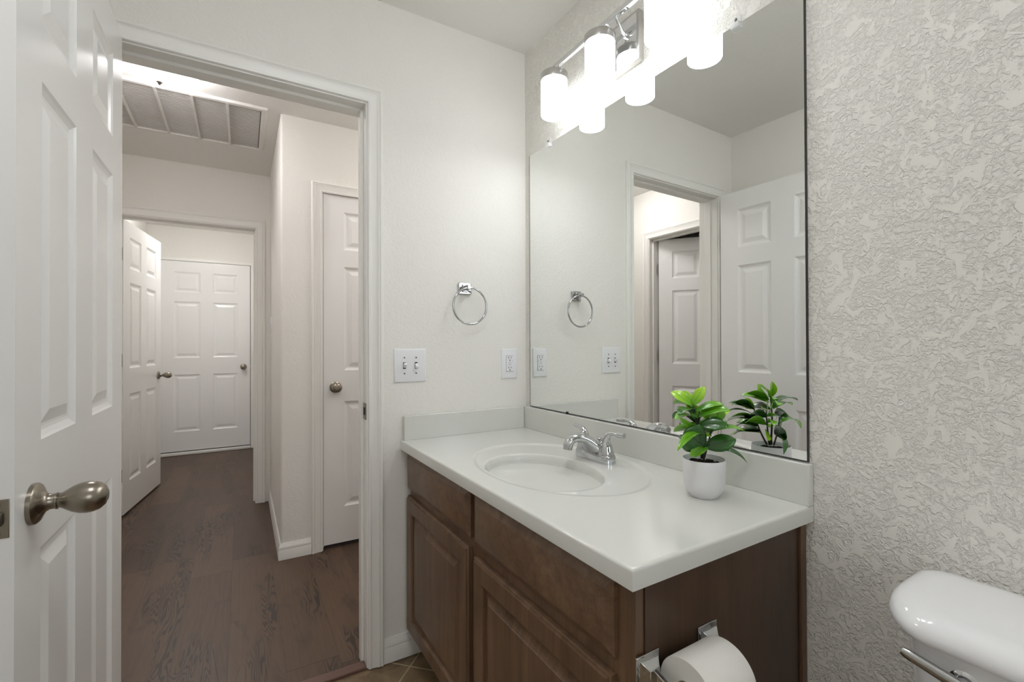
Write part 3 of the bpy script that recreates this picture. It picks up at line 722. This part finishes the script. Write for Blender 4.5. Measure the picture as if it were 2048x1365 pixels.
leaf((545, 722, .012), (362, 800, .034), 56, (-.2, -.6, .8), .10, .15, G_)
leaf((600, 470, -.010), (500, 325, -.012), 70, (-.3, -.8, .4), .06, .2, B_)
leaf((640, 500, -.012), (740, 470, .014), 80, (.2, -.7, .7), .1, .2, G_)
# side turned to the mirror
leaf((415, 360, -.004), (330, 300, -.075), 149, (0.00, 0.70, 0.62), .15, .2, G_)
leaf((520, 440, -.040), (640, 370, -.095), 172, (0.10, 0.68, 0.62), .15, .2, D_)
leaf((520, 440, -.040), (400, 420, -.100), 149, (-0.10, 0.69, 0.62), .18, .2, G_)
leaf((525, 520, -.038), (560, 500, -.115), 172, (0.00, 0.69, 0.62), .18, .2, D_)
leaf((520, 620, -.032), (330, 640, -.085), 172, (-0.10, 0.70, 0.62), .15, .2, G_)
leaf((520, 640, -.030), (720, 650, -.085), 184, (0.15, 0.70, 0.62), .18, .2, D_)
leaf((518, 720, -.022), (520, 770, -.100), 218, (0.00, 0.80, 0.62), .12, .1, G_)
leaf((500, 600, -.02), (420, 560, -.085), 149, (-0.10, 0.72, 0.62), .12, .2, B_)
leaf((410, 330, -.004), (560, 250, -.060), 138, (0.15, 0.68, 0.62), .12, .2, G_)
leaf((412, 330, -.004), (270, 300, -.050), 138, (-0.15, 0.66, 0.62), .12, .2, G_)
leaf((430, 440, .0), (280, 470, -.060), 172, (-0.10, 0.64, 0.62), .16, .2, D_)
leaf((520, 450, -.040), (520, 380, -.105), 172, (0.00, 0.72, 0.62), .14, .2, D_)
leaf((640, 510, -.012), (800, 470, -.050), 149, (0.10, 0.64, 0.62), .14, .2, D_)
leaf((525, 560, -.036), (470, 620, -.110), 195, (-0.05, 0.76, 0.62), .14, .1, D_)
leaf((525, 540, -.036), (650, 560, -.105), 184, (0.05, 0.74, 0.62), .14, .1, G_)
leaf((620, 600, -.012), (820, 560, -.060), 161, (0.10, 0.66, 0.62), .16, .2, G_)
leaf((515, 700, -.025), (400, 720, -.085), 195, (-0.10, 0.78, 0.62), .1, .1, D_)
leaf((518, 690, -.025), (640, 740, -.090), 195, (0.10, 0.78, 0.62), .1, .1, D_)
leaf((520, 430, -.040), (500, 300, -.060), 126, (0.00, 0.80, 0.62), .1, .2, B_)
leaf((520, 430, -.040), (440, 330, -.065), 114, (-0.15, 0.78, 0.62), .1, .2, B_)
LV.build('foliage', [M['leaf_bright'], M['leaf_mid'], M['leaf_dark']], pp, FP, smooth=60, solid=.0007)

# ------------------------------------------------------------------ toilet paper holder and roll
PYF = VY1-.0035
hp = thing('toilet_paper_holder', (-.43, PYF, .62), 'chrome two-post toilet paper holder on the vanity end panel', 'toilet paper holder', MF)
RX, RY, RZ_ = -.432, -1.2145, .612
for cx in (-.509, -.350):
    m = MB()
    R = [[(cx+sx*a, PYF-d, .626+sz*a*1.12) for sx, sz in ((-1, -1), (1, -1), (1, 1), (-1, 1))] for a, d in ((.027, .0003), (.027, .004), (.022, .0055), (.0185, .011), (.012, .018), (.0115, .020))]
    m.rings(R); m.build('post_plate', M['faucet_chrome'], hp, MF, bevel=.0008, label='square chrome plate')
    s_ = 1 if cx < -.43 else -1
    m = MB(); m.rings([[(cx-.004, PYF-.014, .626-.014), (cx+.004, PYF-.014, .626-.014), (cx+.004, PYF-.014, .626+.014), (cx-.004, PYF-.014, .626+.014)],
                       [(cx-.004, RY-.014, RZ_-.012), (cx+.004, RY-.014, RZ_-.012), (cx+.004, RY-.014, RZ_+.012), (cx-.004, RY-.014, RZ_+.012)]])
    m.build('post_arm', M['faucet_chrome'], hp, MF, bevel=.002)
m = MB(); m.lathe([(.0005, -.0785), (.009, -.0785), (.009, .0785), (.0005, .0785)], (-.4295, RY, RZ_), (1, 0, 0), 20); m.build('roller', M['faucet_chrome'], hp, MF)
tp = thing('toilet_paper_roll', (RX, RY, RZ_), 'white toilet paper roll on the chrome holder', 'toilet paper', MF)
m = MB(); h = .0525; m.lathe([(.0205, -h), (.054, -h), (.0555, -h+.002), (.0555, h-.002), (.054, h), (.0205, h)], (RX+.002, RY, RZ_), (1, 0, 0), 64, cap0=False, cap1=False)
m.build('paper', M['paper'], tp, MF, smooth=40)
m = MB(); m.lathe([(.0205, -h+.0005), (.0205, h-.0005), (.0192, h-.0005), (.0192, -h+.0005), (.0205, -h+.0005)], (RX+.002, RY, RZ_), (1, 0, 0), 40, cap0=False, cap1=False); m.build('cardboard_core', M['cardboard'], tp, MF)

# ------------------------------------------------------------------ toilet
to = thing('toilet', (-.4, -1.604, 0), 'white porcelain toilet against the wall right of the vanity', 'toilet', MF)
TY = -1.604
def tankring(xb, xfr, hy, rb, rf, bow, z, n=10):
    """outline in x/y: back at xb (towards wall), front at xfr, half width hy"""
    out = []
    def arc2(cx, cy, r, a0, a1, ry=None):
        return [(cx+r*math.cos(a0+(a1-a0)*i/n), cy+(ry or r)*math.sin(a0+(a1-a0)*i/n)) for i in range(n+1)]
    out += arc2(xb-rb, TY+hy-rb, rb, 0, PI/2)
    out += arc2(xfr+rf, TY+hy-rf*.62, rf, PI/2, PI, rf*.62)
    out += arc2(xfr+rf, TY-hy+rf*.62, rf, PI, 1.5*PI, rf*.62)
    out += arc2(xb-rb, TY-hy+rb, rb, 1.5*PI, 2*PI)
    res = []
    for x, y in out:
        q = 1-((y-TY)/hy)**2; f = (xb-x)/(xb-xfr)
        res.append((x-bow*q*max(0, f)**2, y, z))
    return res
m = MB()
m.rings([tankring(-.035, -.175, .175, .03, .06, .012, .40), tankring(-.032, -.205, .195, .03, .075, .015, .55), tankring(-.030, -.222, .208, .03, .085, .018, .70), tankring(-.030, -.225, .211, .03, .085, .018, .748)])
m.build('tank', M['porcelain'], to, MF, smooth=60, bevel=.006, seg=3)
m = MB()
L_ = lambda d, z: tankring(-.022-d, -.252+d, .232-d, .035, .115, .020, z)
m.rings([L_(.014, .742), L_(.004, .745), L_(0, .752), L_(.0005, .760), L_(.004, .769), L_(.011, .776), L_(.022, .780), L_(.04, .782)])
m.build('tank_lid', M['porcelain'], to, MF, smooth=70)
lv = MB(); lv.lathe([(.0005, 0), (.021, 0), (.021, .006), (.016, .010), (.012, .012), (.012, .024), (.0005, .026)], (-.222, -1.482, .700), (-1, .0, 0), 28)
fl = lv.build('flush_lever', M['faucet_chrome'], to, MF, smooth=40, label='chrome flush lever')
m = MB(); p_ = bez([(-.243, -1.490, .699), (-.246, -1.466, .705), (-.249, -1.442, .712), (-.252, -1.417, .719)], 10); m.tube(p_, [.010, .010, .0098, .0096, .0094, .0092, .009, .0088, .0086, .0082, .0062], 14, flatdir=(1, 0, 0), flat=.65)
m.build('lever_arm', M['faucet_chrome'], fl, MF, smooth=60)
def bowlring(cx, a, b, z, n=40): return [(cx+a*math.cos(2*PI*i/n), TY+b*math.sin(2*PI*i/n), z) for i in range(n)]
m = MB(); m.rings([bowlring(-.36, .20, .11, .0), bowlring(-.36, .19, .10, .06), bowlring(-.37, .18, .10, .16), bowlring(-.42, .235, .15, .28), bowlring(-.455, .26, .18, .37), bowlring(-.46, .262, .182, .40), bowlring(-.46, .22, .14, .40), bowlring(-.45, .17, .11, .33), bowlring(-.43, .08, .05, .22)])
m.box(-.26, -.03, TY-.12, TY+.12, .30, .40)
m.build('bowl', M['porcelain'], to, MF, smooth=60)
m = MB(); m.rings([bowlring(-.46, .265, .186, .402), bowlring(-.46, .268, .189, .41), bowlring(-.46, .262, .184, .435), bowlring(-.46, .20, .14, .442)]); m.build('seat_lid', M['plate'], to, MF, smooth=60)

# ------------------------------------------------------------------ return-air grille on the hall ceiling
gx0, gx1, gy0, gy1 = -1.775, -.962, 1.085, 1.695
g = thing('air_return_grille', ((gx0+gx1)/2, (gy0+gy1)/2, CZ), 'white louvered return air grille on the hall ceiling', 'air vent')
m = MB(); fwid = .030
def bx(m_, *a): m_.box(*a)
R = [[(gx0+a, gy0+a, CZ-d), (gx1-a, gy0+a, CZ-d), (gx1-a, gy1-a*.7, CZ-d), (gx0+a, gy1-a*.7, CZ-d)] for a, d in ((0, .0005), (0, .006), (.004, .013), (.008, .015), (.024, .015), (.030, .012), (.030, .0005))]
m.rings(R, cap0=False, cap1=False)
m.build('frame', M['grille'], g, smooth=30)
m = MB(); m.box(gx0+.01, gx1-.01, gy0+.01, gy1-.01, CZ-.0022, CZ-.0005); m.build('filter', M['filter'], g, label='dusty filter behind the louvers')
ribs = [-1.613, -1.458, -1.306, -1.149]; ed = [gx0+fwid] + ribs + [gx1-fwid]
for i, (a, b) in enumerate(zip(ed, ed[1:])):
    m = MB(); n_ = 30
    for q in range(n_):
        y = gy0+fwid+(gy1-gy0-fwid*1.6)*(q+.5)/n_
        m.box(-(b-a)/2+.004, (b-a)/2-.004, -.0078, .0078, -.0006, .0006, mat=Matrix.Translation(((a+b)/2, y, CZ-.0078)) @ Matrix.Rotation(math.radians(6), 4, 'X'))
    m.build('louver_panel', M['grille'], g)
    if i < 4:
        m = MB(); m.box(b-.006, b+.006, gy0+fwid*.5, gy1-fwid*.4, CZ-.0165, CZ-.003); m.build('rib', M['grille'], g, bevel=.001)

# ------------------------------------------------------------------ ceiling lights
def dome(name, x, y, label, mat, r=.15, h=.095):
    t_ = thing(name, (x, y, CZ), label, 'ceiling light')
    m = MB(); m.lathe([(r*math.cos(a), -.012-(h-.012)*math.sin(a)) for a in [PI/2*i/14 for i in range(14)]] + [(.0005, -h)], (x, y, CZ), (0, 0, 1), 48, cap0=True)
    m.build('glass_dome', mat, t_, smooth=60, label='lit white glass dome')
    m = MB(); m.lathe([(r+.004, -.0005), (r+.006, -.006), (r+.004, -.014), (r-.004, -.016)], (x, y, CZ), (0, 0, 1), 48); m.build('ceiling_pan', M['plate'], t_)
    m = MB(); m.lathe([(.0005, -h-.014), (.006, -h-.010), (.008, -h-.004), (.014, -h), (.012, -h+.003)], (x, y, CZ), (0, 0, 1), 20); m.build('finial', M['nickel'], t_)
dome('ceiling_light', -1.405, .865, 'lit white dome light on the hall ceiling before the air grille', M['dome'])
dome('ceiling_light', -1.40, 3.2, 'lit dome light on the ceiling past the hall end doorway', M['far_dome'])
dome('ceiling_light', .15, .62, 'added unseen fill dome on the hall ceiling round the corner from the closet door', M['corner_fill_dome'])  # invented lamp, out of view, giving the hall extra light
dome('ceiling_light', -.95, -1.35, 'added out-of-view fill dome on the bathroom ceiling over the middle of the room', M['bath_fill_dome'])  # added fill lamp, placed where neither camera nor mirror sees it
